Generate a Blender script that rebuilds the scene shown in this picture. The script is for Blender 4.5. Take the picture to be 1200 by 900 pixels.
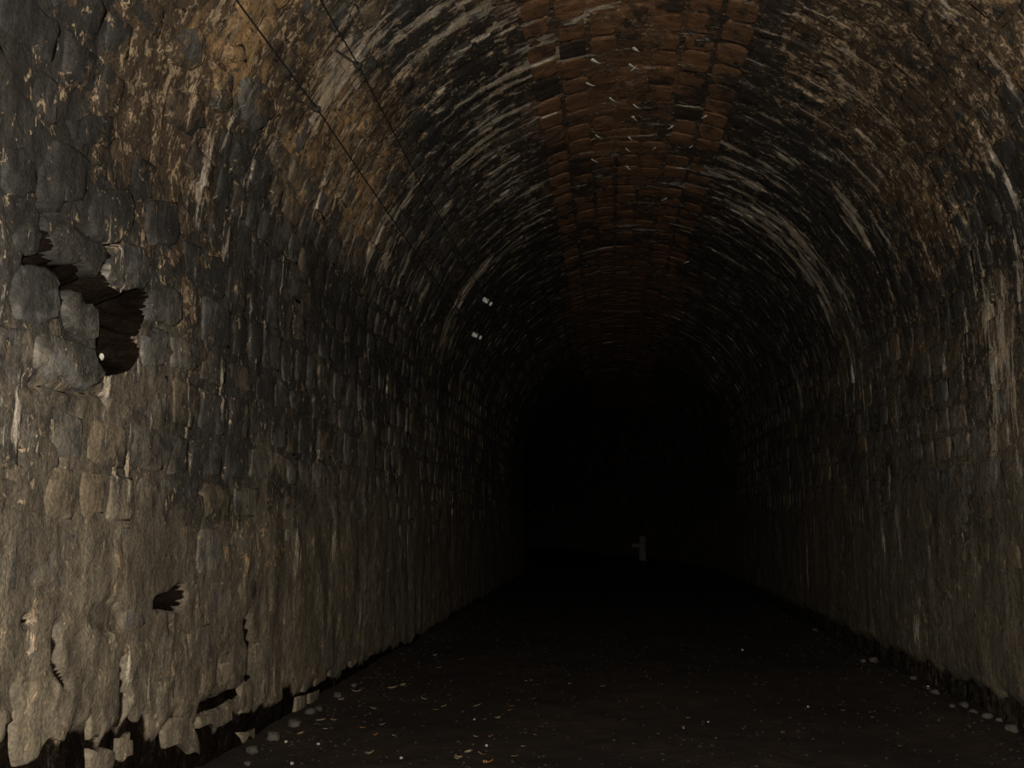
import bpy, math, random
import numpy as np
from mathutils import Vector, Matrix

random.seed(7)
rng = np.random.default_rng(11)
scene = bpy.context.scene
for o in list(bpy.data.objects):
    bpy.data.objects.remove(o, do_unlink=True)
COL = scene.collection

# ------------------------------------------------------------------ camera
F_PX = 1150.0
CAM = np.array([0.0, 0.0, 1.5])
PITCH = math.atan(162 / F_PX)
YAW = math.atan(115 * math.cos(PITCH) / F_PX)
cam_d = bpy.data.cameras.new('camera')
cam_d.sensor_fit = 'HORIZONTAL'
cam_d.sensor_width = 36.0
cam_d.lens = 36.0 * F_PX / 1200.0
cam_d.clip_end = 300
cam = bpy.data.objects.new('camera', cam_d)
COL.objects.link(cam)
cam.location = CAM
cam.rotation_euler = (math.pi / 2 + PITCH, 0, YAW)
scene.camera = cam

# ------------------------------------------------------------------ world: no daylight reaches in here
world = bpy.data.worlds.new('world')
scene.world = world
world.use_nodes = True
world.node_tree.nodes['Background'].inputs[0].default_value = (0, 0, 0, 1)
world.node_tree.nodes['Background'].inputs[1].default_value = 0.0

# ------------------------------------------------------------------ the photographer's flash, beside the lens
fl_d = bpy.data.lights.new('camera_flash', 'POINT')
fl_d.energy = 1500
fl_d.color = (1.0, 0.945, 0.845)
fl_d.shadow_soft_size = 0.02
flash = bpy.data.objects.new('camera_flash', fl_d)
COL.objects.link(flash)
flash.location = (-0.05, 0.0, 1.57)
flash.rotation_euler = (math.pi / 2 + PITCH, 0, YAW)

# ------------------------------------------------------------------ view
vs = scene.view_settings
vs.view_transform = 'Standard'
vs.look = 'None'
vs.gamma = 1.0
vs.exposure = 0.0
vs.use_curve_mapping = False

# ------------------------------------------------------------------ tunnel profile
XC, R, ZS = 0.30, 2.70, 3.15           # centre line, radius, springing height
S_L = math.pi * R                      # arc length at the left springing
S_LF = S_L + ZS                        # left floor edge ; right floor edge is -ZS
Y0 = 1.5
BEND0, BENDK = 26.0, 0.010


def bend(y):
    return -BENDK * np.maximum(np.asarray(y, float) - BEND0, 0) ** 2


def surf(y, s, h):
    """unrolled wall coordinates -> world. s runs from the right floor edge over the crown to the left."""
    y = np.asarray(y, float); s = np.asarray(s, float); h = np.asarray(h, float)
    th = np.clip(s, 0, S_L) / R
    x = XC + (R - h) * np.cos(th)
    z = ZS + (R - h) * np.sin(th)
    z = np.where(s < 0, ZS + s, z)
    z = np.where(s > S_L, ZS - (s - S_L), z)
    return np.stack([x + bend(y), y + 0 * s, z], -1)


fw = np.array([-math.sin(YAW) * math.cos(PITCH), math.cos(YAW) * math.cos(PITCH), math.sin(PITCH)])
rt = np.array([math.cos(YAW), math.sin(YAW), 0.0])
upv = np.cross(rt, fw)


def ray(px, py):
    return fw + rt * (px - 600) / F_PX + upv * (450 - py) / F_PX


def project(P):
    d = np.asarray(P, float) - CAM
    w = d @ fw
    return np.stack([600 + F_PX * (d @ rt) / w, 450 - F_PX * (d @ upv) / w, w], -1)


def wall_at(px, py):
    """where a sight line meets the lining, as (y, s)"""
    d = ray(px, py)
    lo, hi = 0.5, 200.0

    def inside(t):
        p = CAM + d * t
        if p[2] < ZS:
            return XC - R < p[0] < XC + R
        return math.hypot(p[0] - XC, p[2] - ZS) < R
    for _ in range(60):
        m = (lo + hi) / 2
        if inside(m):
            lo = m
        else:
            hi = m
    p = CAM + d * lo
    if p[2] < ZS:
        s = p[2] - ZS if p[0] > XC else S_L + (ZS - p[2])
    else:
        s = math.atan2(p[2] - ZS, p[0] - XC) * R
    return p[1], s


def floor_at(px, py, z=0.02):
    d = ray(px, py)
    t = (z - CAM[2]) / d[2]
    return CAM + d * t


# ------------------------------------------------------------------ noise
def _hash(ix, iy, seed):
    n = (ix.astype(np.int64) * 374761393 + iy.astype(np.int64) * 668265263 + seed * 1442695041) & 0xFFFFFFFF
    n = ((n ^ (n >> 13)) * 1274126177) & 0xFFFFFFFF
    n = n ^ (n >> 16)
    return (n & 0xFFFF) / 65535.0


def vnoise(x, y, seed=0):
    x = np.asarray(x, float); y = np.asarray(y, float)
    ix = np.floor(x); iy = np.floor(y)
    fx = x - ix; fy = y - iy
    fx = fx * fx * (3 - 2 * fx); fy = fy * fy * (3 - 2 * fy)
    a = _hash(ix, iy, seed); b = _hash(ix + 1, iy, seed)
    c = _hash(ix, iy + 1, seed); d = _hash(ix + 1, iy + 1, seed)
    return (a * (1 - fx) + b * fx) * (1 - fy) + (c * (1 - fx) + d * fx) * fy


def fbm(x, y, octv=4, seed=0):
    t = 0; a = 0.5; n = 0
    for k in range(octv):
        t = t + a * vnoise(x * 2 ** k + 17.3 * k, y * 2 ** k - 9.1 * k, seed + k)
        n += a; a *= 0.55
    return t / n


def sstep(a, b, x):
    t = np.clip((x - a) / (b - a), 0, 1)
    return t * t * (3 - 2 * t)


# ------------------------------------------------------------------ holes, cracks and lost patches in the lining
def poly_ys(pts):
    return np.array([wall_at(*p) for p in pts])


def crop(pts, ox, oy, k):
    return [(ox + x / k, oy + y / k) for x, y in pts]


cavity = poly_ys(crop([(30, 165), (60, 180), (100, 200), (205, 215), (225, 250), (245, 380), (290, 380), (330, 330),
                       (360, 370), (385, 440), (425, 420), (460, 450), (465, 500), (465, 640), (470, 690), (480, 770),
                       (520, 820), (640, 790), (690, 720), (650, 650), (625, 600), (680, 600), (720, 500), (760, 420),
                       (730, 350), (650, 370), (600, 400), (530, 350), (500, 300), (515, 200), (540, 120), (590, 75), (530, 95),
                       (520, 180), (460, 285), (400, 240), (360, 195), (320, 200), (290, 215), (210, 200), (180, 130),
                       (160, 20), (130, 90), (110, 150), (60, 170)], 20, 270, 5))
HOLES = [((200, 702), 0.19, 0.062, 0.16), ((123, 722), 0.14, 0.07, 0.026), ((28, 728), 0.05, 0.028, 0.05),
         ((232, 577), 0.06, 0.03, 0.04)]
HOLES = [(wall_at(*c), ry, rs, d) for c, ry, rs, d in HOLES]
CRACKS = [[(288, 728), (292, 760), (292, 795), (275, 812), (235, 832)],
          [(140, 780), (143, 815), (142, 845)], [(62, 735), (64, 785), (74, 800)],
          [(35, 452), (55, 453), (80, 457), (118, 461), (124, 470)],
          [(70, 520), (70, 548), (62, 552)], [(22, 525), (22, 552)], [(57, 650), (57, 672)],
          [(45, 240), (52, 250), (62, 252)], [(90, 265), (107, 275), (120, 287), (135, 287)],
          [(196, 712), (196, 740)], [(255, 770), (254, 800)], [(0, 556), (14, 557)], [(48, 285), (50, 262), (52, 250)]]
CRACKS = [poly_ys(c) for c in CRACKS]


def seg_dist(py_, ps_, a, b):
    d = b - a
    t = np.clip(((py_ - a[0]) * d[0] + (ps_ - a[1]) * d[1]) / (d @ d + 1e-12), 0, 1)
    return np.hypot(py_ - a[0] - t * d[0], ps_ - a[1] - t * d[1])


def in_poly(py_, ps_, poly):
    c = np.zeros(py_.shape, bool)
    n = len(poly)
    for i in range(n):
        a = poly[i]; b = poly[(i + 1) % n]
        cond = (a[1] > ps_) != (b[1] > ps_)
        xi = (b[0] - a[0]) * (ps_ - a[1]) / (b[1] - a[1] + 1e-15) + a[0]
        c ^= cond & (py_ < xi)
    return c


def poly_sd(py_, ps_, poly):
    d = np.full(py_.shape, 1e9)
    for i in range(len(poly)):
        d = np.minimum(d, seg_dist(py_, ps_, poly[i], poly[(i + 1) % len(poly)]))
    return np.where(in_poly(py_, ps_, poly), d, -d)


def lost_line(y):
    """height up to which the left wall has lost its facing near the ground"""
    return np.interp(y, [3.0, 3.9, 4.6, 5.4, 6.5, 8.0, 12.0], [0.70, 0.68, 0.55, 0.40, 0.30, 0.25, 0.14])


def mortar_h(y, s, recess_dark=None):
    n1 = fbm(y * 3.1, s * 3.1, 4, 3)
    n2 = fbm(y * 11, s * 9, 3, 9)
    h = 0.004 + 0.040 * (n1 - 0.5) + 0.016 * (n2 - 0.5)
    zl = np.where(s > S_L, ZS - (s - S_L), 9.0)
    zr = np.where(s < 0, ZS + s, 9.0)
    n3 = fbm(y * 1.3 + 40, s * 1.3, 3, 21)
    # lime render still holding on the lower walls
    h = h + 0.016 * sstep(1.9, 1.2, zl + (n3 - 0.5) * 1.6) + 0.014 * sstep(2.3, 1.4, zr + (n3 - 0.5) * 1.4)
    # facing lost at the foot
    n4 = fbm(y * 5, s * 4, 4, 31)
    h = h - 0.032 * sstep(0.04, -0.05, zl - lost_line(y) - (n4 - 0.5) * np.interp(y, [6, 10], [.35, .14]))
    h = h - 0.07 * sstep(0.05, -0.04, zr - 0.17 - (n4 - 0.5) * 0.14)
    if recess_dark is not None:  # dark colour amount for the recessed foot of both walls
        recess_dark += .60 * sstep(0.02, -0.05, zl - lost_line(y) - (n4 - 0.5) * np.interp(y, [6, 10], [.35, .14])) + .52 * sstep(0.04, -0.04, zr - 0.17 - (n4 - 0.5) * 0.14)
    near = (y < 9) & (s > S_L - 1.0)
    idx = np.nonzero(near.ravel())[0]
    if len(idx):
        hf = h.ravel(); yy = y.ravel()[idx]; ss = s.ravel()[idx]
        wy = yy + 0.03 * (fbm(yy * 7, ss * 9, 2, 51) - 0.5); ws = ss + 0.025 * (fbm(yy * 7, ss * 9, 2, 52) - 0.5)
        dh = np.zeros(len(idx))
        sd = poly_sd(wy, ws, cavity)
        floor_c = 0.10 + 0.34 * sstep(0.01, 0.09, sd) + 0.05 * (fbm(yy * 6, ss * 6, 3, 61) - .5)
        dh -= np.where(sd > -0.016, floor_c * sstep(-0.016, 0.002, sd), 0)
        for (cy, cs), ry, rs, dep in HOLES:
            q = np.hypot((wy - cy) / ry, (ws - cs) / rs) + (2.2 if dep < .03 else 1.0) * (fbm(yy * 5, ss * 11, 3, 71) - .5)
            dh -= dep * sstep(1.15, 0.75, q)
            if recess_dark is not None and dep < .03:
                recess_dark.ravel()[idx] += .28 * sstep(1.25, .7, q)
        for ci, c in enumerate(CRACKS):
            d = np.full(len(idx), 1e9)
            for i in range(len(c) - 1):
                d = np.minimum(d, seg_dist(wy, ws, c[i], c[i + 1]))
            dh -= (0.06 if ci < 3 else .035) * np.exp(-(d / ((.042, .030, .022)[ci] if ci < 3 else .013)) ** 2)
        hf[idx] += dh
        if recess_dark is not None:
            recess_dark.ravel()[idx] += sstep(-.02, -.045, dh) + sstep(-.034, -.018, sd)  # deeper recesses and the cavity with its rim are coloured darker
    return h


# ------------------------------------------------------------------ stains: soot, ochre mortar wash, calcite, pale lime (metric patches on the lining)
SOOT = [((20, 50), .8, 0.8, .6), ((70, 150), .6, .5, .3), ((200, 190), .7, .5, .2), ((545, 95), 1.3, .55, .65), ((505, 130), .9, .3, .3), ((965, 170), 1.5, .9, .5), ((1000, 215), .8, .6, .3),
        ((1025, 290), .7, .6, .45), ((1100, 75), .6, .8, .5), ((1140, 150), .5, .7, .45), ((1165, 225), .6, .6, .4),
        ((930, 110), 1.0, .5, .2), ((880, 60), 1.2, .4, .25), ((300, 420), 1.6, .6, .15), ((260, 300), 1.2, .5, .2),
        ((450, 420), 3.0, .8, .2), ((130, 30), .5, .3, .3), ((600, 330), 4.0, 1.2, .2), ((330, 80), .35, .2, .25),
        ((660, 260), 3.0, 1.2, .2), ((870, 270), 3.5, 1.4, .25), ((1060, 330), .8, .5, .3), ((1130, 330), .7, .5, .3), ((940, 20), .7, .5, .3),
        ((270, 560), 1.4, .35, .15)]
OCHRE = [((230, 40), .6, .5, .7), ((330, 30), .6, .4, .75), ((385, 140), .8, .5, .75), ((440, 190), .9, .4, .6), ((470, 110), .5, .4, .4),
         ((410, 240), .8, .5, .5), ((1090, 30), 1.2, .6, .75), ((1010, 60), 1.0, .6, .7), ((1160, 70), 1.0, .6, .6), ((1040, 190), .8, .7, .65),
         ((1100, 250), .7, .5, .4), ((1070, 370), 1.2, .7, .4), ((180, 90), .6, .5, .45), ((240, 330), .8, .7, .3), ((160, 200), .6, .5, .35),
         ((300, 640), .8, .4, .25), ((470, 500), 2.0, .7, .2), ((950, 60), 1.0, .5, .4), ((560, 220), 2, .6, .3), ((1150, 420), 1.0, .8, .3)]
CALC = [((395, 85), .4, .3, .7), ((420, 25), .4, .3, .6), ((470, 40), .35, .3, .6), ((560, 15), .6, .3, .8), ((590, 20), .3, .2, .5), ((610, 85), .6, .5, .6),
        ((640, 60), .5, .4, .4), ((525, 380), .35, .9, .6), ((555, 320), .5, .5, .5), ((580, 180), 1.2, .5, .45), ((450, 180), .6, .4, .4),
        ((960, 330), .5, .9, .45), ((1005, 250), .4, .4, .7), ((940, 290), .5, .6, .5), ((975, 100), .6, .5, .4), ((1170, 390), .5, .5, .7),
        ((1010, 440), .6, .7, .4), ((240, 380), .3, .3, .3), ((150, 270), .25, .2, .3), ((620, 260), 1.2, .6, .4), ((880, 230), 2, .7, .4),
        ((1190, 480), .5, .9, .4), ((500, 300), .8, .6, .3), ((440, 290), .5, .4, .4)]


def stain(y, s, lst, seed):
    t = np.zeros(y.shape)
    wy = y + 0.5 * (fbm(y * 2, s * 2, 3, seed) - .5); ws = s + 0.5 * (fbm(y * 2 + 9, s * 2, 3, seed + 7) - .5)
    for (cy, cs), ry, rs, a in lst:
        t += a * np.exp(-((wy - cy) / ry) ** 2 - ((ws - cs) / rs) ** 2)
    return np.clip(t, 0, 1)


SOOT, OCHRE, CALC = [[(wall_at(*c), a, b, k) for c, a, b, k in L] for L in (SOOT, OCHRE, CALC)]


def stains(y, s):
    zl = np.where(s > S_L, ZS - (s - S_L), 9.0)
    zr = np.where(s < 0, ZS + s, 9.0)
    z = np.minimum(zl, zr)
    vault = np.clip(np.minimum(s, S_L - s) / 1.0, 0, 1)
    so = 0.24 + 0.10 * vault + stain(y, s, SOOT, 101) - 0.16 * sstep(2.7, 0.6, z + .9 * (fbm(y * 1.5, s * .8, 3, 171) - .5))
    so = so - 0.16 * np.exp(-((s - S_L / 2) / 1.1) ** 2)
    oc = 0.12 + 0.10 * vault + stain(y, s, OCHRE, 131)
    ca = 0.13 + 0.10 * vault + stain(y, s, CALC, 151) - 0.1 * sstep(1.6, .6, z)
    pale = np.where(s < 0, .55, 1.0) * sstep(3.0, 0.3, z + 1.2 * (fbm(y * 1.7, s * 1.0, 3, 181) - .5))
    return np.stack([np.clip(so, 0, 1), np.clip(oc, 0, 1), np.clip(ca, 0, 1), pale], -1)


# ------------------------------------------------------------------ materials
def new_mat(name):
    m = bpy.data.materials.new(name)
    m.use_nodes = True
    nt = m.node_tree
    return m, nt, nt.nodes['Principled BSDF']


class NB:
    """tiny node builder"""
    def __init__(s, nt): s.nt = nt

    def put(s, sock, v):
        if isinstance(v, bpy.types.NodeSocket):
            s.nt.links.new(v, sock)
        elif v is not None:
            sock.default_value = v

    def math(s, op, a, b=None, c=None, clamp=False):
        n = s.nt.nodes.new('ShaderNodeMath'); n.operation = op; n.use_clamp = clamp
        for i, v in enumerate((a, b, c)):
            if v is not None: s.put(n.inputs[i], v)
        return n.outputs[0]

    def xyz(s, x, y, z):
        n = s.nt.nodes.new('ShaderNodeCombineXYZ')
        for i, v in enumerate((x, y, z)): s.put(n.inputs[i], v)
        return n.outputs[0]

    def noise(s, vec, scale, detail=4, rough=.55, dist=0.0):
        n = s.nt.nodes.new('ShaderNodeTexNoise')
        s.put(n.inputs['Vector'], vec); n.inputs['Scale'].default_value = scale
        n.inputs['Detail'].default_value = detail; n.inputs['Roughness'].default_value = rough
        n.inputs['Distortion'].default_value = dist
        return n.outputs[0]

    def ramp(s, v, a, b, lo=0.0, hi=1.0):
        n = s.nt.nodes.new('ShaderNodeMapRange'); n.interpolation_type = 'SMOOTHSTEP'
        s.put(n.inputs[0], v)
        n.inputs[1].default_value = a; n.inputs[2].default_value = b
        n.inputs[3].default_value = lo; n.inputs[4].default_value = hi
        return n.outputs[0]

    def mix(s, f, a, b):
        n = s.nt.nodes.new('ShaderNodeMix'); n.data_type = 'RGBA'
        s.put(n.inputs[0], f)
        for sock, v in ((n.inputs[6], a), (n.inputs[7], b)):
            s.put(sock, v if isinstance(v, bpy.types.NodeSocket) else (*v, 1.0))
        return n.outputs[2]

    def wsum(s, *tw):
        t = None
        for v, w in tw:
            m = s.math('MULTIPLY', v, w)
            t = m if t is None else s.math('ADD', t, m)
        return t


def lining_mat(name, colA, colB, colC, soot_k=1.0, ochre_k=1.0, calc_k=1.0, bump=1.0, fleck=0.0, crown=True,
               ochre_col=(.34, .21, .10)):
    m, nt, bsdf = new_mat(name)
    b = NB(nt)
    geo = nt.nodes.new('ShaderNodeNewGeometry')
    sep = nt.nodes.new('ShaderNodeSeparateXYZ'); nt.links.new(geo.outputs['Position'], sep.inputs[0])
    X, Y, Z = sep.outputs
    dx = b.math('SUBTRACT', X, XC); dz = b.math('SUBTRACT', Z, ZS)
    ang = b.math('ARCTAN2', b.math('MAXIMUM', dz, 0.0), dx)
    s_ = b.math('ADD', b.math('MULTIPLY', ang, R), b.math('MULTIPLY', b.math('MINIMUM', dz, 0.0), b.math('SIGN', dx)))
    at = nt.nodes.new('ShaderNodeAttribute'); at.attribute_name = 'stain'
    sc = nt.nodes.new('ShaderNodeSeparateColor'); nt.links.new(at.outputs['Color'], sc.inputs[0])
    A_S, A_O, A_C = sc.outputs; A_P = at.outputs['Alpha']
    ti = nt.nodes.new('ShaderNodeAttribute'); ti.attribute_name = 'tint'; TINT = ti.outputs['Fac']
    iso = b.xyz(Y, s_, b.math('MULTIPLY', X, .7))
    streak_v = b.xyz(b.math('MULTIPLY', Y, 4.2), b.math('MULTIPLY', s_, 0.8), 3.0)
    fine_v = b.xyz(b.math('MULTIPLY', Y, 20.0), b.math('MULTIPLY', s_, 7.0), b.math('MULTIPLY', X, 4.0))
    thin_v = b.xyz(b.math('MULTIPLY', Y, 9.0), b.math('MULTIPLY', s_, 1.4), b.math('MULTIPLY', X, .8))
    nth = b.noise(thin_v, 1.0, 4, .6, .3)
    nb = b.noise(iso, 1.4, 5, .6, .6)
    nb2 = b.noise(b.xyz(Y, s_, 5.0), 4.2, 5, .65, .8)
    nst = b.noise(streak_v, 1.0, 5, .6, .4)
    nfs = b.noise(fine_v, 1.0, 4, .6)
    nf = b.noise(b.xyz(Y, s_, b.math('ADD', X, 11.0)), 11.0, 5, .7, .5)
    nff = b.noise(iso, 60.0, 3, .7)
    # body colour
    c = b.mix(b.ramp(b.wsum((nb2, .45), (nf, .3), (nth, .25)), .43, .57), colA, colB)
    c = b.mix(b.ramp(TINT, 0.45, 1.0), c, colC)
    if crown:
        cr = b.ramp(b.math('ADD', b.math('ABSOLUTE', b.math('SUBTRACT', s_, S_L / 2)), b.math('MULTIPLY', nb2, .9)), 2.4, 1.1)
        c = b.mix(b.math('MULTIPLY', cr, .85), c, (.155, .080, .040))
    # pale lime film on the lower walls
    pale_m = b.math('MULTIPLY', A_P, b.ramp(b.wsum((nst, .25), (nb2, .45), (nf, .30)), .40, .58, .0, .9))
    c = b.mix(pale_m, c, (.165, .131, .087))
    # ochre wash, ragged
    om = b.ramp(b.wsum((A_O, .30 * ochre_k), (nf, .40), (nb2, .65)), .685, .72)
    c = b.mix(om, c, ochre_col)
    # soot
    sm = b.ramp(b.wsum((A_S, .72 * soot_k), (nb, .65), (nst, .30), (nth, .45), (nb2, .50), (nf, .25)), 1.22, 1.36)
    c = b.mix(b.math('MULTIPLY', sm, .85), c, (.020, .0185, .0165))
    # calcite runs down the lining
    cm = b.ramp(b.wsum((A_C, .17 * calc_k), (nst, .45), (nth, .65), (nb2, .25)), .79, .865)
    c = b.mix(b.math('MULTIPLY', cm, .8), c, (.36, .31, .245))
    # bright flecks where crust has just flaked
    nfl = b.noise(b.xyz(b.math('MULTIPLY', Y, 1.5), s_, 31.0), 15.0, 5, .68, .9)
    fm = b.ramp(b.math('ADD', b.wsum((nfl, .62), (nb2, .30), (nth, .16), (A_C, .07 * calc_k), (A_O, .05)), fleck), .645, .675)
    c = b.mix(b.math('MULTIPLY', fm, .8), c, (.34, .245, .15))
    ea = nt.nodes.new('ShaderNodeAttribute'); ea.attribute_name = 'recess_dark'
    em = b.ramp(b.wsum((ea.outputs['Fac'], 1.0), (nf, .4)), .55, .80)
    c = b.mix(em, c, (.008, .0055, .004))  # near-black painted into the cavity, holes, cracks and recessed wall foot
    # grain
    g = b.ramp(b.wsum((nff, .4), (nfs, .35), (nf, .25)), .34, .66, .5, 1.45)
    g = b.math('MULTIPLY', g, b.ramp(b.wsum((nst, .5), (nth, .5)), .36, .64, .62, 1.35))
    mul = nt.nodes.new('ShaderNodeVectorMath'); mul.operation = 'SCALE'
    nt.links.new(c, mul.inputs[0]); nt.links.new(g, mul.inputs['Scale'])
    nt.links.new(mul.outputs[0], bsdf.inputs['Base Color'])
    bsdf.inputs['Roughness'].default_value = .82
    nt.links.new(b.math('MULTIPLY', b.math('SUBTRACT', 1.0, em), .22), bsdf.inputs['Specular IOR Level'])
    bp = nt.nodes.new('ShaderNodeBump'); bp.inputs['Strength'].default_value = .75 * bump
    bp.inputs['Distance'].default_value = .02
    nt.links.new(b.wsum((nf, 1.0), (nff, .25), (nb2, .9), (nfs, .3), (om, .25), (cm, .3)), bp.inputs['Height'])
    nt.links.new(bp.outputs[0], bsdf.inputs['Normal'])
    return m


M_MORTAR = lining_mat('lime_mortar', (.118, .094, .066), (.068, .058, .046), (.1, .08, .055), 1.0, 1.1, 1.0, 1.2, .018)
M_STONE = lining_mat('rubble_stone', (.092, .086, .078), (.130, .112, .088), (.15, .112, .070), .85, .75, .9, 1.0, -.005)
M_BRICK = lining_mat('crown_brick', (.185, .088, .040), (.135, .066, .034), (.20, .105, .05), .50, .2, .35, .8, -.06, True, (.26, .14, .06))
M_PALE = lining_mat('limewashed_facing', (.150, .122, .086), (.105, .086, .061), (.13, .105, .073), .8, .3, .5, .7)


def simple_mat(name, col, rough=.7, metal=0.0, var=.4, scale=14.0, spec=.4, bump=.3):
    m, nt, bsdf = new_mat(name)
    b = NB(nt)
    geo = nt.nodes.new('ShaderNodeNewGeometry')
    n = b.noise(geo.outputs['Position'], scale, 4, .65)
    c2 = tuple(v * (1 - var) for v in col); c3 = tuple(min(1, v * (1 + var)) for v in col)
    c = b.mix(b.ramp(n, .3, .7), c2, c3)
    nt.links.new(c, bsdf.inputs['Base Color'])
    bsdf.inputs['Roughness'].default_value = rough
    bsdf.inputs['Metallic'].default_value = metal
    bsdf.inputs['Specular IOR Level'].default_value = spec
    bp = nt.nodes.new('ShaderNodeBump'); bp.inputs['Strength'].default_value = bump; bp.inputs['Distance'].default_value = .01
    nt.links.new(n, bp.inputs['Height']); nt.links.new(bp.outputs[0], bsdf.inputs['Normal'])
    return m


def floor_mat():
    m, nt, bsdf = new_mat('sooty_earth')
    b = NB(nt)
    geo = nt.nodes.new('ShaderNodeNewGeometry'); P = geo.outputs['Position']
    n1 = b.noise(P, .9, 5, .6, .4); n2 = b.noise(P, 9, 5, .7); n3 = b.noise(P, 55, 3, .7)
    c = b.mix(b.ramp(n1, .35, .65), (.019, .013, .009), (.033, .020, .012))
    c = b.mix(b.ramp(n2, .5, .72), c, (.012, .009, .007))
    c = b.mix(b.math('MULTIPLY', b.ramp(b.wsum((n3, .6), (n2, .4)), .66, .72), .6), c, (.085, .06, .04))
    nt.links.new(c, bsdf.inputs['Base Color'])
    bsdf.inputs['Roughness'].default_value = .9; bsdf.inputs['Specular IOR Level'].default_value = .2
    bp = nt.nodes.new('ShaderNodeBump'); bp.inputs['Strength'].default_value = .9; bp.inputs['Distance'].default_value = .03
    nt.links.new(b.wsum((n2, 1.0), (n3, .5)), bp.inputs['Height']); nt.links.new(bp.outputs[0], bsdf.inputs['Normal'])
    return m


M_FLOOR = floor_mat()
M_GRAVEL = simple_mat('dark_gravel', (.026, .019, .014), .9, var=.6, scale=30)
M_RUBBLE = simple_mat('loose_stone', (.055, .046, .036), .9, var=.5, scale=12)
M_LEAF = simple_mat('dry_leaf', (.20, .15, .085), .75, var=.5, scale=9)
M_LEAF2 = simple_mat('rusty_leaf', (.24, .11, .035), .75, var=.4, scale=9)
M_CHIP = simple_mat('pale_chip', (.36, .33, .29), .6, var=.2, scale=20)
M_IRON = simple_mat('rusted_iron', (.030, .022, .017), .8, .3, var=.5, scale=40)
M_WIRE = simple_mat('blackened_wire', (.012, .011, .010), .7, .2, var=.3, scale=30)
M_PORC = simple_mat('glazed_porcelain', (.80, .78, .72), .25, var=.08, scale=20, spec=.6, bump=.05)
M_CALC = simple_mat('calcite', (.46, .42, .35), .6, var=.3, scale=40)
M_POST = simple_mat('whitewashed_post', (.15, .14, .13), .8, var=.2, scale=5)


# ------------------------------------------------------------------ mesh helpers
def mesh_from(name, V, F, mats, smooth=True):
    me = bpy.data.meshes.new(name)
    me.from_pydata([tuple(v) for v in V], [], [tuple(f) for f in F])
    for m in (mats if isinstance(mats, (list, tuple)) else [mats]):
        me.materials.append(m)
    if smooth:
        me.polygons.foreach_set('use_smooth', np.ones(len(me.polygons), bool))
    me.update()
    return me


def link(name, me, parent=None, loc=(0, 0, 0)):
    o = bpy.data.objects.new(name, me)
    COL.objects.link(o)
    o.location = loc
    if parent is not None:
        o.parent = parent
        o.location = tuple(np.asarray(loc, float) - np.asarray(parent.location, float))
    return o


def empty(name, loc):
    o = bpy.data.objects.new(name, None)
    COL.objects.link(o); o.location = loc; o.empty_display_size = .1
    return o


def tag(o, label, cat, group=None, kind=None):
    o['label'] = label; o['category'] = cat
    if group: o['group'] = group
    if kind: o['kind'] = kind
    return o


def grid_mesh(name, P, mat, attr=None, flip=False):
    n, k = P.shape[:2]
    me = bpy.data.meshes.new(name)
    me.vertices.add(n * k)
    me.vertices.foreach_set('co', P.reshape(-1).astype(np.float32))
    i = np.arange(n - 1)[:, None] * k + np.arange(k - 1)[None, :]
    q = np.stack([i, i + 1, i + k + 1, i + k], -1).reshape(-1, 4)
    if flip: q = q[:, ::-1]
    nf = len(q)
    me.loops.add(nf * 4); me.polygons.add(nf)
    me.loops.foreach_set('vertex_index', q.reshape(-1).astype(np.int32))
    me.polygons.foreach_set('loop_start', (np.arange(nf) * 4).astype(np.int32))
    me.polygons.foreach_set('use_smooth', np.ones(nf, bool))
    me.materials.append(mat)
    if attr is not None:
        a = me.attributes.new('stain', 'FLOAT_COLOR', 'POINT')
        a.data.foreach_set('color', attr.reshape(-1).astype(np.float32))
    me.update(calc_edges=True)
    return me


def y_samples(y1=72.0, base=0.016):
    ys = [Y0]
    while ys[-1] < y1:
        y = ys[-1]
        st = max(base * (max(y, 3.4) / 4) ** 1.6, .04 if y < 3.3 else 0)
        ys.append(y + min(st, 1.5))
    return np.array(ys)


# ------------------------------------------------------------------ structure: bed of mortar on both walls and the vault
def lining(name, s0, s1, ds, base, label, cat):
    ys = y_samples(base=base)
    ss = np.linspace(s0, s1, int(round((s1 - s0) / ds)) + 1)
    Yg, Sg = np.meshgrid(ys, ss, indexing='ij')
    E_ = np.zeros(Yg.shape)
    H = mortar_h(Yg, Sg, E_)
    P = surf(Yg, Sg, H)
    me = grid_mesh(name, P, M_MORTAR, stains(Yg, Sg), flip=True)
    a = me.attributes.new('recess_dark', 'FLOAT', 'POINT'); a.data.foreach_set('value', np.clip(E_, 0, 1).ravel().astype(np.float32))
    o = link(name, me)
    return tag(o, label, cat, kind='structure')


wall_left = lining('wall_left', S_L - .03, S_LF + .06, .016, .016,
                   'rubble stone left wall with a dark cavity and flaking lime at its foot', 'wall')
wall_right = lining('wall_right', -ZS - .06, .03, .024, .024, 'streaked brown stone right wall fading into the dark', 'wall')
ceiling = lining('ceiling', 0.0, S_L, .024, .022, 'sooty arched stone vault with a red brick crown', 'vault')


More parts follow.
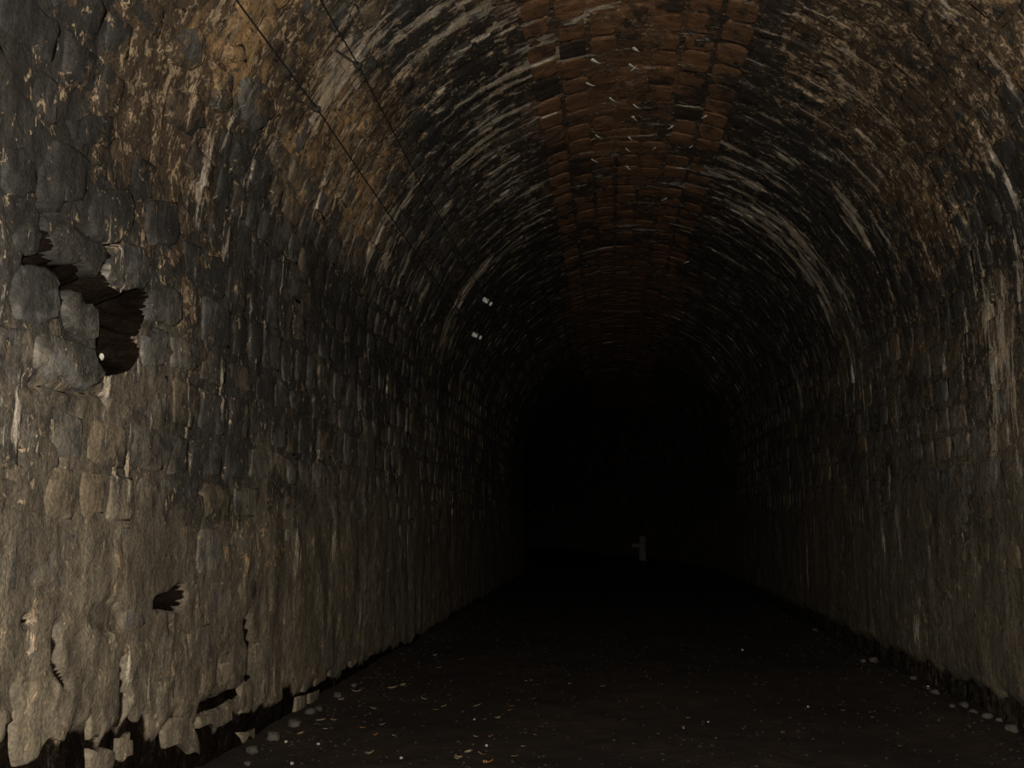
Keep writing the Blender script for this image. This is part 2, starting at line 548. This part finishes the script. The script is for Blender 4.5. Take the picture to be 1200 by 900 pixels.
# ------------------------------------------------------------------ stones
def stone_rings(outline, face, seed, rough=.012):
    """outline in (y, s), -> vertices (y,s,h) and faces; three rings and a centre"""
    o = np.asarray(outline, float); n = len(o); c = o.mean(0)
    r = np.random.default_rng(seed)
    o1 = c + (o - c) * .97; o2 = c + (o - c) * (.80 + .10 * r.random((n, 1)))
    h0 = np.full(n, -.07); h1 = face * .55 + r.normal(0, rough * .5, n); h2 = face + r.normal(0, rough, n)
    V = np.vstack([np.c_[o, h0], np.c_[o1, h1], np.c_[o2, h2], [[*c, face + rough * r.normal()]]])
    Fc = []
    for k in range(2):
        for i in range(n):
            j = (i + 1) % n
            Fc.append((k * n + i, k * n + j, (k + 1) * n + j, (k + 1) * n + i))
    for i in range(n):
        Fc.append((2 * n + i, 2 * n + (i + 1) % n, 3 * n))
    return V, Fc


def box_outline(y0, y1, s0, s1, r, irregular):
    n = 11
    a = np.linspace(0, 2 * np.pi, n, endpoint=False) + r.random() * .5
    e = .34
    cx = np.sign(np.cos(a)) * np.abs(np.cos(a)) ** e; sx = np.sign(np.sin(a)) * np.abs(np.sin(a)) ** e
    k = 1 + irregular * (r.random(n) - .6)
    return np.c_[(y0 + y1) / 2 + cx * k * (y1 - y0) / 2, (s0 + s1) / 2 + sx * k * (s1 - s0) / 2]


# stones traced one by one around the cavity and at the crumbled foot of the left wall
TR1 = [[(0, 205), (60, 195), (150, 210), (212, 250), (236, 340), (246, 430), (228, 520), (150, 560), (60, 552), (-30, 520), (-60, 400), (-50, 280)],
       [(-50, 30), (0, -30), (80, -55), (115, -15), (125, 60), (100, 140), (30, 152), (-35, 120)],
       [(172, 40), (200, 5), (300, -25), (360, 25), (455, 65), (512, 105), (512, 180), (470, 245), (447, 278), (385, 218), (340, 180), (280, 202), (218, 182), (184, 110)],
       [(552, 105), (640, 75), (735, 105), (768, 200), (760, 300), (722, 338), (620, 358), (558, 345), (508, 292), (520, 200)],
       [(255, 395), (298, 345), (335, 352), (380, 442), (428, 425), (458, 470), (462, 640), (400, 648), (305, 600), (258, 540), (248, 460)],
       [(90, 615), (200, 610), (330, 648), (450, 695), (472, 780), (512, 828), (470, 900), (300, 905), (150, 880), (75, 800)],
       [(705, 610), (790, 560), (880, 600), (890, 720), (800, 800), (712, 790), (705, 720)],
       [(770, 350), (860, 330), (960, 380), (960, 520), (870, 560), (770, 540), (730, 520), (765, 430)]]
TR1 = [crop(p, 20, 270, 5) for p in TR1]
TR2 = [[(340, 180), (470, 170), (560, 230), (620, 290), (600, 500), (520, 580), (420, 590), (400, 660), (310, 640), (250, 540), (270, 350)],
       [(640, 540), (760, 480), (900, 490), (940, 600), (930, 780), (850, 860), (720, 860), (630, 760), (610, 640)],
       [(1030, 600), (1100, 560), (1240, 580), (1260, 800), (1180, 900), (1040, 890), (1010, 760)],
       [(460, 0), (600, -40), (780, -20), (800, 130), (740, 210), (600, 200), (500, 140)],
       [(20, 180), (150, 190), (230, 330), (230, 520), (150, 560), (0, 480)]]
TR2 = [crop(p, 0, 140, 6) for p in TR2]
TR3 = [[(340, 270), (380, 200), (480, 180), (530, 260), (510, 450), (430, 500), (340, 460), (270, 440), (250, 330)],
       [(560, 420), (640, 480), (720, 520), (720, 750), (620, 800), (560, 740)],
       [(780, 560), (900, 560), (1010, 640), (1030, 800), (940, 900), (800, 880), (760, 700)],
       [(680, 320), (800, 310), (810, 430), (740, 440), (680, 400)],
       [(300, 610), (420, 640), (530, 740), (540, 900), (420, 960), (290, 880), (260, 720)]]
TR3 = [crop(p, 150, 0, 6) for p in TR3]
TRP = [[(60, 300), (180, 280), (330, 260), (420, 330), (450, 440), (510, 540), (490, 630), (440, 720), (340, 690), (270, 770), (230, 870), (90, 900), (85, 700), (70, 520), (60, 400)],
       [(460, 400), (480, 300), (620, 260), (790, 240), (820, 350), (830, 560), (800, 610), (710, 650), (690, 690), (610, 710), (605, 520), (570, 440), (500, 430)],
       [(610, 760), (700, 750), (790, 780), (790, 900), (700, 960), (605, 930)],
       [(820, 690), (900, 640), (925, 700), (920, 820), (850, 860), (810, 800)],
       [(885, 400), (960, 330), (1010, 460), (960, 580), (920, 560), (885, 480)],
       [(-80, 480), (30, 480), (60, 560), (10, 690), (-80, 760)]]
TRP = [crop(p, 0, 750, 6) for p in TRP]
TRQ = [[(90, 420), (200, 400), (240, 520), (245, 630), (190, 620), (50, 590), (40, 500)],
       [(350, 130), (470, 100), (480, 220), (400, 270), (350, 240)],
       [(460, 290), (530, 250), (540, 320), (510, 400), (455, 400)],
       [(555, 250), (610, 240), (605, 340), (560, 350)],
       [(620, 250), (690, 230), (690, 320), (620, 340)],
       [(765, 310), (825, 290), (815, 380), (760, 390)],
       [(840, 290), (890, 260), (890, 350), (835, 360)],
       [(230, 420), (330, 390), (430, 370), (420, 430), (330, 480), (240, 480)],
       [(450, 500), (540, 470), (545, 540), (480, 560)],
       [(530, 20), (640, 10), (650, 200), (580, 210), (530, 220)]]
TRQ = [crop(p, 180, 750, 4.615) for p in TRQ]
TRACED = []
for lst, mt, fc in ((TR1, M_STONE, .026), (TR2, M_STONE, .020), (TR3, M_STONE, .032), (TRP, M_PALE, .016), (TRQ, M_PALE, .014)):
    for p in lst:
        q_ = poly_ys(p); nn = len(q_); rj = np.random.default_rng(len(TRACED)); o_ = []
        for i in range(nn):
            a, b_ = q_[i], q_[(i + 1) % nn]
            o_ += [a, (a + b_) / 2 + rj.normal(0, .10, 2) * np.linalg.norm(b_ - a)]
        TRACED.append((np.array(o_), mt, fc))


class Lot:
    def __init__(s): s.items = []

    def add(s, V, Fc, mat, tint, soot=0.0):
        s.items.append((V, Fc, mat, tint, soot))


def jitter_rows(s_lo, s_hi, hmin, hmax, r):
    rows = [s_lo]
    while rows[-1] < s_hi - hmin * .7:
        rows.append(rows[-1] + r.uniform(hmin, hmax))
    rows = np.array(rows)
    return s_lo + (rows - s_lo) * (s_hi - s_lo) / (rows[-1] - s_lo)


def lay(lot, s_lo, s_hi, hr, lr, y_lo, y_hi, mat, seed, irregular, gap, face=(.018, .042), avoid=(), keep=None):
    r = np.random.default_rng(seed)
    rows = jitter_rows(s_lo, s_hi, *hr, r)
    for a, b_ in zip(rows[:-1], rows[1:]):
        y = y_lo - r.random() * .4
        while y < y_hi:
            L = r.uniform(*lr)
            wob = irregular * .09 * (r.random(2) - .5)
            ol = box_outline(y + gap / 2, y + L - gap / 2, a + gap / 2 + wob[0], b_ - gap / 2 + wob[1], r, irregular)
            y += L
            ok = True
            if keep is not None and not keep(ol.mean(0)): ok = False
            if ok and len(avoid) and ol[:, 0].min() < 9:
                for poly in avoid:
                    if ol[:, 0].min() > poly[:, 0].max() or ol[:, 0].max() < poly[:, 0].min(): continue
                    if ol[:, 1].min() > poly[:, 1].max() or ol[:, 1].max() < poly[:, 1].min(): continue
                    c = ol.mean(0)
                    t = np.vstack([c + (ol - c) * .86, c + (ol - c) * .5, c[None]])
                    if in_poly(t[:, 0], t[:, 1], poly).any():
                        ok = False; break
                    pc = poly.mean(0); tp = np.vstack([pc + (poly - pc) * .8, pc[None]])
                    if in_poly(tp[:, 0], tp[:, 1], ol).any():
                        ok = False; break
            if ok:
                V, Fc = stone_rings(ol, r.uniform(*face) * float(np.interp(ol[0, 0], [6, 12], [1, .65])), int(r.integers(1 << 30)), .003)
                lot.add(V, Fc, mat, r.random())


def emit(lot, parent, name, stuff_name, n_single=300):
    """the stones that show largest become objects of their own, the rest one joined part"""
    sc = []
    for V, *_ in lot.items:
        P = surf(V[:, 0], V[:, 1], V[:, 2]); q = project(P)
        w = q[:, 2].min()
        if w < 1.0: sc.append(0); continue
        x0, y0 = q[:, :2].min(0); x1, y1 = q[:, :2].max(0)
        vis = max(0, min(x1, 1200) - max(x0, 0)) * max(0, min(y1, 900) - max(y0, 0))
        sc.append(vis)
    order = np.argsort(-np.array(sc))
    single = set(int(i) for i in order[:n_single] if sc[int(i)] > 20)
    BV, BF, BA, BT, off, bm_mats = [], [], [], [], 0, []
    for i, (V, Fc, mat, tint, soot) in enumerate(lot.items):
        P = surf(V[:, 0], V[:, 1], V[:, 2])
        A = stains(V[:, 0], V[:, 1])
        A[:, 0] = np.clip(A[:, 0] + soot, 0, 1.8)
        if i in single:
            c = P.mean(0)
            me = mesh_from(name, P - c, Fc, mat)
            a = me.attributes.new('stain', 'FLOAT_COLOR', 'POINT'); a.data.foreach_set('color', A.reshape(-1).astype(np.float32))
            t = me.attributes.new('tint', 'FLOAT', 'POINT'); t.data.foreach_set('value', np.full(len(V), tint, np.float32))
            link(name, me, parent, c)
        else:
            BV.append(P); BF += [tuple(k + off for k in f) for f in Fc]; off += len(V)
            BA.append(A); BT.append(np.full(len(V), tint))
            bm_mats.append(mat)
    if BV:
        me = mesh_from(stuff_name, np.vstack(BV), BF, bm_mats[0])
        a = me.attributes.new('stain', 'FLOAT_COLOR', 'POINT'); a.data.foreach_set('color', np.vstack(BA).reshape(-1).astype(np.float32))
        t = me.attributes.new('tint', 'FLOAT', 'POINT'); t.data.foreach_set('value', np.concatenate(BT).astype(np.float32))
        o = link(stuff_name, me, parent)
        o['kind'] = 'stuff'


AVOID = [p for p, _, _ in TRACED] + [cavity]
for (cy, cs), ry, rs, dep in HOLES[:3]:
    a = np.linspace(0, 2 * np.pi, 12, endpoint=False)
    AVOID.append(np.c_[cy + ry * np.cos(a), cs + rs * np.sin(a)])
FAR = 24.0
for c in CRACKS[:2]:
    AVOID.append(np.vstack([c + [.05, 0], c[::-1] - [.05, 0]]))

# left wall
lot = Lot()
for k, (p, mt, fc) in enumerate(TRACED):
    if p[:, 1].mean() > S_L:
        V, Fc = stone_rings(p, fc, 500 + k, .004)
        lot.add(V, Fc, mt, random.random())
lay(lot, S_L + .02, S_LF - .16, (.22, .34), (.26, .52), 2.4, FAR, M_STONE, 1, .30, .035, (.004, .020), AVOID,
    keep=lambda c: (ZS - (c[1] - S_L)) > lost_line(c[0]) + .02 or (c[0] > 8 and random.random() < .7))
emit(lot, wall_left, 'stone', 'far_stones')
# right wall
lot = Lot()
lay(lot, -ZS + .25, -.02, (.24, .34), (.30, .58), 5.0, FAR, M_STONE, 2, .28, .035, (.004, .018))
emit(lot, wall_right, 'stone', 'far_stones')
# vault: haunch stones left and right, bricks at the crown
CR = 1.02
lot = Lot()
for k, (p, mt, fc) in enumerate(TRACED):
    if p[:, 1].mean() <= S_L:
        V, Fc = stone_rings(p, fc, 900 + k, .004)
        lot.add(V, Fc, mt, random.random())
lay(lot, S_L / 2 + CR, S_L - .02, (.20, .30), (.24, .46), 3.2, FAR, M_STONE, 3, .34, .045, (.004, .024), AVOID)
lay(lot, .02, S_L / 2 - CR, (.20, .30), (.24, .46), 5.5, FAR, M_STONE, 4, .30, .04, (.004, .020))
emit(lot, ceiling, 'stone', 'far_stones')
lot = Lot()
lay(lot, S_L / 2 - CR, S_L / 2 + CR, (.26, .30), (.30, .46), 7.0, FAR + 6, M_BRICK, 5, .07, .022, (.008, .015))
DARKB = [wall_at(660 + x / 3, 40 + y / 3) for x, y in [(132, 122), (352, 255), (332, 316), (330, 370), (155, 340), (232, 320), (160, 275),
         (400, 422), (308, 532), (298, 647), (298, 725), (362, 742), (100, 197), (250, 40), (298, 690)]]
cen = np.array([V.mean(0)[:2] for V, *_ in lot.items])
rr = np.random.default_rng(77)
lot.items = [(V, Fc, m, t, -.06 + .5 * (rr.random() > .9)) for V, Fc, m, t, s0 in lot.items]
for d in DARKB:
    i = int(np.argmin(np.hypot((cen[:, 0] - d[0]) * .6, cen[:, 1] - d[1])))
    V, Fc, m, t, _ = lot.items[i]
    V = V.copy(); V[:, 2] -= .016
    lot.items[i] = (V, Fc, m, t, 1.5)
emit(lot, ceiling, 'brick', 'far_bricks')


# calcite drips under the crown
def drip(name, y, s, L, w, parent, seed, lean):
    r = np.random.default_rng(seed)
    V, Fc = [], []
    n, k = 6, 5
    c = surf(y, s, 0.0)
    nrm = surf(y, s, 1.0) - c
    ty = np.array([0, 1.0, 0]); ts = np.cross(nrm, ty)
    for j in range(k):
        t = j / (k - 1)
        rad = w * (1 - t) ** .7 * (1 + .3 * r.normal()) + .002
        cc = nrm * (-.02 + .05 * (1 - (1 - t) ** 2)) + ts * lean * L * t + np.array([0, 0, -L * .3 * t])
        for i in range(n):
            a = 2 * np.pi * i / n
            V.append(cc + rad * (math.cos(a) * ty * 1.6 + math.sin(a) * ts))
    for j in range(k - 1):
        for i in range(n):
            Fc.append((j * n + i, j * n + (i + 1) % n, (j + 1) * n + (i + 1) % n, (j + 1) * n + i))
    Fc.append(tuple(range((k - 1) * n, k * n)))
    link(name, mesh_from(name, V, Fc, M_CALC), parent, c)


for k, (x, y, L, w) in enumerate([(72, 170, .16, .035), (95, 90, .14, .05), (225, 105, .16, .04), (265, 110, .12, .03), (240, 45, .10, .05), (240, 245, .12, .04),
                                  (240, 290, .09, .04), (225, 360, .09, .035), (215, 400, .10, .04), (220, 465, .09, .04), (95, 440, .14, .035),
                                  (510, 285, .10, .03), (390, 322, .10, .03), (460, 390, .08, .025), (330, 395, .08, .03), (370, 575, .14, .025), (445, 800, .15, .035),
                                  (160, 225, .12, .03), (110, 355, .12, .03)]):
    yy, ss = wall_at(660 + x / 3, 40 + y / 3)
    drip('calcite_drip', yy, ss, L * .7, w * .38, ceiling, k, 1.0 if ss > S_L / 2 else -1.0)

# ------------------------------------------------------------------ floor
ys = y_samples(base=.03)
xs = np.linspace(XC - R - .12, XC + R + .12, 190)
Yg, Xg = np.meshgrid(ys, xs, indexing='ij')


def floor_h(x, y):
    h = .10 * (fbm(x * 1.1, y * .9, 4, 201) - .5) + .045 * (fbm(x * 6, y * 5, 3, 211) - .5)
    h = h + .07 * np.exp(-((x - 2.55) / .28) ** 2) - .05 * sstep(2.75, 3.0, x)
    h = h + .08 * sstep(-2.0, -2.45, x)
    return h


Pf = np.stack([Xg + bend(Yg), Yg, floor_h(Xg, Yg)], -1)
floor = link('floor', grid_mesh('floor', Pf, M_FLOOR, flip=True))
tag(floor, 'dark sooty dirt floor strewn with leaf litter', 'floor', kind='structure')


def blob(n_lat, n_lon, r, squash, seed, rough=.22):
    q = np.random.default_rng(seed)
    V = [[0, 0, squash]]; Fc = []
    for j in range(1, n_lat):
        a = math.pi * j / n_lat
        for i in range(n_lon):
            b_ = 2 * math.pi * (i + .5 * (j % 2)) / n_lon
            k = 1 + rough * q.normal()
            V.append([math.sin(a) * math.cos(b_) * k, math.sin(a) * math.sin(b_) * k, math.cos(a) * squash * k])
    V.append([0, 0, -squash])
    for i in range(n_lon): Fc.append((0, 1 + i, 1 + (i + 1) % n_lon))
    for j in range(n_lat - 2):
        for i in range(n_lon):
            a0 = 1 + j * n_lon
            Fc.append((a0 + i, a0 + n_lon + i, a0 + n_lon + (i + 1) % n_lon, a0 + (i + 1) % n_lon))
    a0 = 1 + (n_lat - 2) * n_lon
    for i in range(n_lon): Fc.append((a0 + (i + 1) % n_lon, a0 + i, len(V) - 1))
    return np.array(V) * r, Fc


RUB = []
ORD = ['first', 'second', 'third', 'fourth', 'fifth', 'sixth', 'seventh', 'eighth', 'ninth', 'tenth', 'eleventh', 'twelfth',
       'thirteenth', 'fourteenth', 'fifteenth', 'sixteenth', 'seventeenth', 'eighteenth']


def rubble(px, py, wpx, seed, label, group):
    P = floor_at(px, py, .05)
    P[0] = min(max(P[0], -2.28), 2.84)
    w = project(P)[2]
    r_ = wpx / F_PX * w / 2
    V, Fc = blob(5, 8, r_, .62, seed, .17)
    z = float(floor_h(np.array(P[0]), np.array(P[1])))
    o = link('rubble_stone', mesh_from('rubble_stone', V, Fc, M_RUBBLE, True), None, (P[0], P[1], z + r_ * .3))
    RUB.append((P[0], P[1], r_))
    o.rotation_euler[2] = random.random() * 6
    tag(o, label, 'stone', group)


right = [(1186, 858, 17), (1171, 845, 9), (1157, 844, 13), (1141, 834, 11), (1133, 823, 12), (1116, 832, 9), (1096, 816, 11), (1088, 810, 6),
         (1070, 797, 9), (1024, 778, 11), (1012, 780, 8), (955, 738, 7)]
for k, (x, y, w) in enumerate(right):
    rubble(x, y, w, 40 + k, f'{ORD[k]} loose rubble stone from the front along the right wall', 'rubble at the foot of the right wall')
left = [(260, 882, 17), (290, 893, 9), (290, 866, 20), (314, 851, 19), (335, 838, 14), (352, 832, 11), (385, 818, 11), (412, 806, 8)]
for k, (x, y, w) in enumerate(left):
    rubble(x, y, w, 70 + k, f'{ORD[k]} loose rubble stone from the front along the left wall', 'rubble at the foot of the left wall')


# gravel, uncountable
q = np.random.default_rng(303)
GV, GF, off = [], [], 0
shapes = [blob(3, 5, 1.0, .6, k, .2) for k in range(8)]
for k in range(2600):
    y = 4.5 + 15 * q.random() ** 1.6; x = q.uniform(-2.30, 2.85)
    if q.random() < .35: x = q.choice([-2.32 + abs(q.normal(0, .22)), 2.85 - abs(q.normal(0, .28))])
    r_ = q.uniform(.005, .014)
    if any(abs(x - a) < 1.4 * c + .03 and abs(y - b_) < 1.4 * c + .03 for a, b_, c in RUB): continue
    V, Fc = shapes[k % 8]
    a = q.random() * 6.28
    Rm = np.array([[math.cos(a), -math.sin(a), 0], [math.sin(a), math.cos(a), 0], [0, 0, 1]])
    GV.append(V @ Rm.T * r_ + [x, y, floor_h(np.array(x), np.array(y)) + r_ * .2])
    GF += [tuple(i + off for i in f) for f in Fc]; off += len(V)
g = link('gravel', mesh_from('gravel', np.vstack(GV), GF, M_GRAVEL, False))
tag(g, 'fine dark gravel scattered over the tunnel floor', 'gravel', kind='stuff')

# leaf litter
def leaf_mesh(kind, seed):
    r = np.random.default_rng(seed)
    n = 6
    V, Fc = [], []
    curl = r.uniform(.15, .5)
    for i in range(n):
        t = i / (n - 1)
        w = .34 * math.sin(math.pi * min(1, t * .92 + .06)) ** .8 + .01
        zc = curl * (t - .5) ** 2
        V += [[t - .5, -w, zc + .12], [t - .5, 0, zc], [t - .5, w, zc + .12 + .05 * r.normal()]]
    for i in range(n - 1):
        a = i * 3
        Fc += [(a, a + 1, a + 4, a + 3), (a + 1, a + 2, a + 5, a + 4)]
    nv = len(V)                       # real thickness
    V += [[x, y, z - .03] for x, y, z in V[:nv]]
    Fc += [tuple(i + nv for i in f[::-1]) for f in Fc]
    for i in range(n - 1):
        a = i * 3
        Fc += [(a, a + 3, a + 3 + nv, a + nv), (a + 2, a + 2 + nv, a + 5 + nv, a + 5)]
    Fc += [(0, nv, nv + 1, 1), (1, nv + 1, nv + 2, 2)]
    e = (n - 1) * 3
    Fc += [(e, e + 1, e + 1 + nv, e + nv), (e + 1, e + 2, e + 2 + nv, e + 1 + nv)]
    return mesh_from('fallen_leaf', V, Fc, M_LEAF if kind == 0 else M_LEAF2)


LEAVES = [[leaf_mesh(k, 10 * k + j) for j in range(4)] for k in range(2)]


def leaf(px, py, wpx, kind, label, group=None, chip=False):
    P = floor_at(px, py, 0.0)
    if not (-2.3 < P[0] < 2.9): return
    z = float(floor_h(np.array(P[0]), np.array(P[1])))
    size = wpx / F_PX * P[1] * .8
    if chip:
        V, Fc = blob(4, 6, size / 2, .7, int(px * 7 + py), .15)
        o = link('pale_chip', mesh_from('pale_chip', V, Fc, M_CHIP, False), None, (P[0], P[1], z + size * .3))
        tag(o, label, 'stone chip', group)
        return
    o = link('fallen_leaf', random.choice(LEAVES[kind]), None, (P[0], P[1], z + .012 + size * .05))
    o.scale = (size, size, size)
    o.rotation_euler = (random.uniform(-.3, .3), random.uniform(-.4, .3), random.uniform(-.7, .7))
    tag(o, label, 'leaf', group)


lf = [(400, 827, 10), (418, 817, 13), (460, 812, 15), (472, 806, 11), (391, 848, 10), (376, 850, 14), (433, 885, 13), (437, 832, 13), (497, 822, 10), (512, 833, 9),
      (541, 772, 8), (514, 782, 9), (510, 768, 8), (520, 830, 10), (600, 829, 8), (623, 799, 6), (558, 867, 9), (575, 867, 6), (549, 888, 14), (537, 893, 14),
      (565, 889, 13), (613, 876, 7), (583, 842, 9), (535, 894, 8), (560, 828, 12), (602, 888, 8), (668, 803, 6), (707, 807, 7), (625, 820, 7), (448, 857, 9), (989, 839, 7), (918, 861, 6), (807, 841, 7), (1055, 876, 6),
      (462, 867, 8), (352, 868, 12), (382, 860, 9)]
for x, y, w in lf:
    leaf(x, y, w, 0, 'small pale dry leaf lying on the dark tunnel floor', 'pale dry leaves on the floor')
lf = [(425, 858, 9), (497, 819, 6), (598, 832, 7), (627, 863, 6), (617, 800, 6), (575, 866, 7), (440, 867, 7), (801, 850, 6), (1023, 848, 5), (917, 862, 6)]
for x, y, w in lf:
    leaf(x, y, w, 1, 'small rusty orange leaf lying on the dark tunnel floor', 'rusty leaves on the floor')
leaf(572, 896, 17, 1, 'largest yellow brown leaf at the very front of the floor')
for x, y, w in [(373, 874, 5), (470, 888, 5), (556, 843, 4), (570, 877, 5), (830, 843, 3), (801, 850, 3), (1088, 811, 4), (342, 897, 6), (335, 876, 5), (870, 761, 4), (947, 830, 4)]:
    leaf(x, y, w, 0, 'tiny whitish stone chip glinting on the dark tunnel floor', 'whitish stone chips on the floor', chip=True)


# ------------------------------------------------------------------ wires, insulators
def tube(pts, rad, n=8):
    V, Fc = [], []
    pts = [np.asarray(p, float) for p in pts]
    for i, p in enumerate(pts):
        d = pts[min(i + 1, len(pts) - 1)] - pts[max(i - 1, 0)]
        d /= np.linalg.norm(d)
        a = np.cross(d, [0, 0, 1.0]) if abs(d[2]) < .9 else np.cross(d, [1.0, 0, 0])
        a /= np.linalg.norm(a); b_ = np.cross(d, a)
        rr_ = rad[i] if hasattr(rad, '__len__') else rad
        for k in range(n):
            t = 2 * math.pi * k / n
            V.append(p + rr_ * (math.cos(t) * a + math.sin(t) * b_))
    for i in range(len(pts) - 1):
        for k in range(n):
            Fc.append((i * n + k, i * n + (k + 1) % n, (i + 1) * n + (k + 1) % n, (i + 1) * n + k))
    Fc.append(tuple(range(n))[::-1]); Fc.append(tuple(range((len(pts) - 1) * n, len(pts) * n)))
    return np.array(V), Fc


def wire_theta(ratio, off):
    lo, hi = math.pi / 2, math.pi
    for _ in range(50):
        m = (lo + hi) / 2
        x = XC + (R - off) * math.cos(m); z = ZS + (R - off) * math.sin(m) - CAM[2]
        if x / z > ratio: lo = m
        else: hi = m
    return lo


OFF = .21
for ratio, zy_near, zy_far, which in ((-.698, .450, .192, 'lower'), (-.540, .498, .228, 'upper')):
    th = wire_theta(ratio, OFF)
    nrm = np.array([-math.cos(th), 0, -math.sin(th)])
    W = np.array([XC + (R - OFF) * math.cos(th), 0, ZS + (R - OFF) * math.sin(th)])
    yn, yf = (W[2] - CAM[2]) / zy_near, (W[2] - CAM[2]) / zy_far
    pts = []
    posts = [yn - (yf - yn), yn, yf, yf + (yf - yn), yf + 2 * (yf - yn)]
    for y in np.arange(1.6, 25.9, .25):
        j = max(k for k in range(len(posts)) if posts[k] <= y or k == 0)
        t = (y - posts[j]) / (yf - yn)
        sag = .05 * 4 * t * (1 - t)
        pts.append(W + np.array([0, y, -max(0, sag)]))
    V, Fc = tube(pts, .0058, 6)
    o = link('overhead_wire', mesh_from('overhead_wire', V - pts[0], Fc, M_WIRE), None, pts[0])
    tag(o, f'{which} of two thin black wires strung along the left vault', 'wire', 'wires along the left vault')
    # near support: blackened iron pin with a clamp
    base = W + np.array([0, yn, 0]) - nrm * (OFF + .03)
    e = empty('wire_bracket', base)
    tag(e, f'blackened iron bracket holding the {which} wire near the camera', 'bracket', 'iron wire brackets')
    V, Fc = tube([base, base + nrm * (OFF + .03)], .009); link('pin', mesh_from('pin', V - base, Fc, M_IRON), e, base)
    c = W + np.array([0, yn, 0])
    V, Fc = tube([c - nrm * .035, c - nrm * .02, c + nrm * .012, c + nrm * .02], [.014, .024, .024, .012], 8)
    link('clamp', mesh_from('clamp', V - c, Fc, M_IRON), e, c)
    # far support: white porcelain insulator on its pin
    base = W + np.array([0, yf, 0]) - nrm * (OFF + .03)
    e = empty('insulator', base)
    tag(e, f'white porcelain insulator of the {which} wire deep in the tunnel', 'insulator', 'white insulators on the left vault')
    V, Fc = tube([base, base + nrm * (OFF - .05)], .011); link('pin', mesh_from('pin', V - base, Fc, M_IRON), e, base)
    c = W + np.array([0, yf, 0])
    V, Fc = tube([c - nrm * .105, c - nrm * .10, c - nrm * .06, c - nrm * .022, c - nrm * .014], [.025, .040, .040, .034, .02], 12)
    link('porcelain_bell', mesh_from('porcelain_bell', V - c, Fc, M_PORC), e, c)
    V, Fc = tube([c - nrm * .014, c + nrm * .014], .020, 12); link('groove', mesh_from('groove', V - c, Fc, M_IRON), e, c)
    V, Fc = tube([c + nrm * .014, c + nrm * .020, c + nrm * .042, c + nrm * .05], [.02, .034, .034, .02], 12)
    link('porcelain_head', mesh_from('porcelain_head', V - c, Fc, M_PORC), e, c)

# ------------------------------------------------------------------ pale chip in the cavity
yy, ss = wall_at(124, 418)
P = surf(yy, ss, -.02)
V, Fc = blob(4, 6, .013, 1.4, 5, .15)
o = link('pale_chip', mesh_from('pale_chip', V, Fc, M_CHIP, False), None, P)
tag(o, 'whitish chip lodged at the bottom of the dark wall cavity', 'stone chip')

# ------------------------------------------------------------------ marker far down the tunnel
PX, PY = 1.20, 37.9
e = empty('marker_post', (PX, PY, 0))
tag(e, 'faint whitish marker post with a short side arm far down the tunnel', 'marker post')


def slab(name, x0, x1, y0, y1, z0, z1, taper=1.0, mat=M_POST):
    c = (x0 + x1) / 2
    V = []
    for z, k in ((z0, 1.0), (z1 - .03, taper), (z1, taper * .8)):
        V += [(c + (x0 - c) * k, y0, z), (c + (x1 - c) * k, y0, z), (c + (x1 - c) * k, y1, z), (c + (x0 - c) * k, y1, z)]
    Fc = [(3, 2, 1, 0), (8, 9, 10, 11)]
    for j in range(2):
        for i in range(4):
            Fc.append((j * 4 + i, j * 4 + (i + 1) % 4, (j + 1) * 4 + (i + 1) % 4, (j + 1) * 4 + i))
    link(name, mesh_from(name, V, Fc, mat, False), e, (PX, PY, 0))


slab('post', -.13, .13, -.06, .06, -.05, .98, .78)
slab('side_arm', -.40, -.12, -.03, .03, .56, .70)
slab('foot', -.17, .17, -.10, .10, -.06, .08, .9)
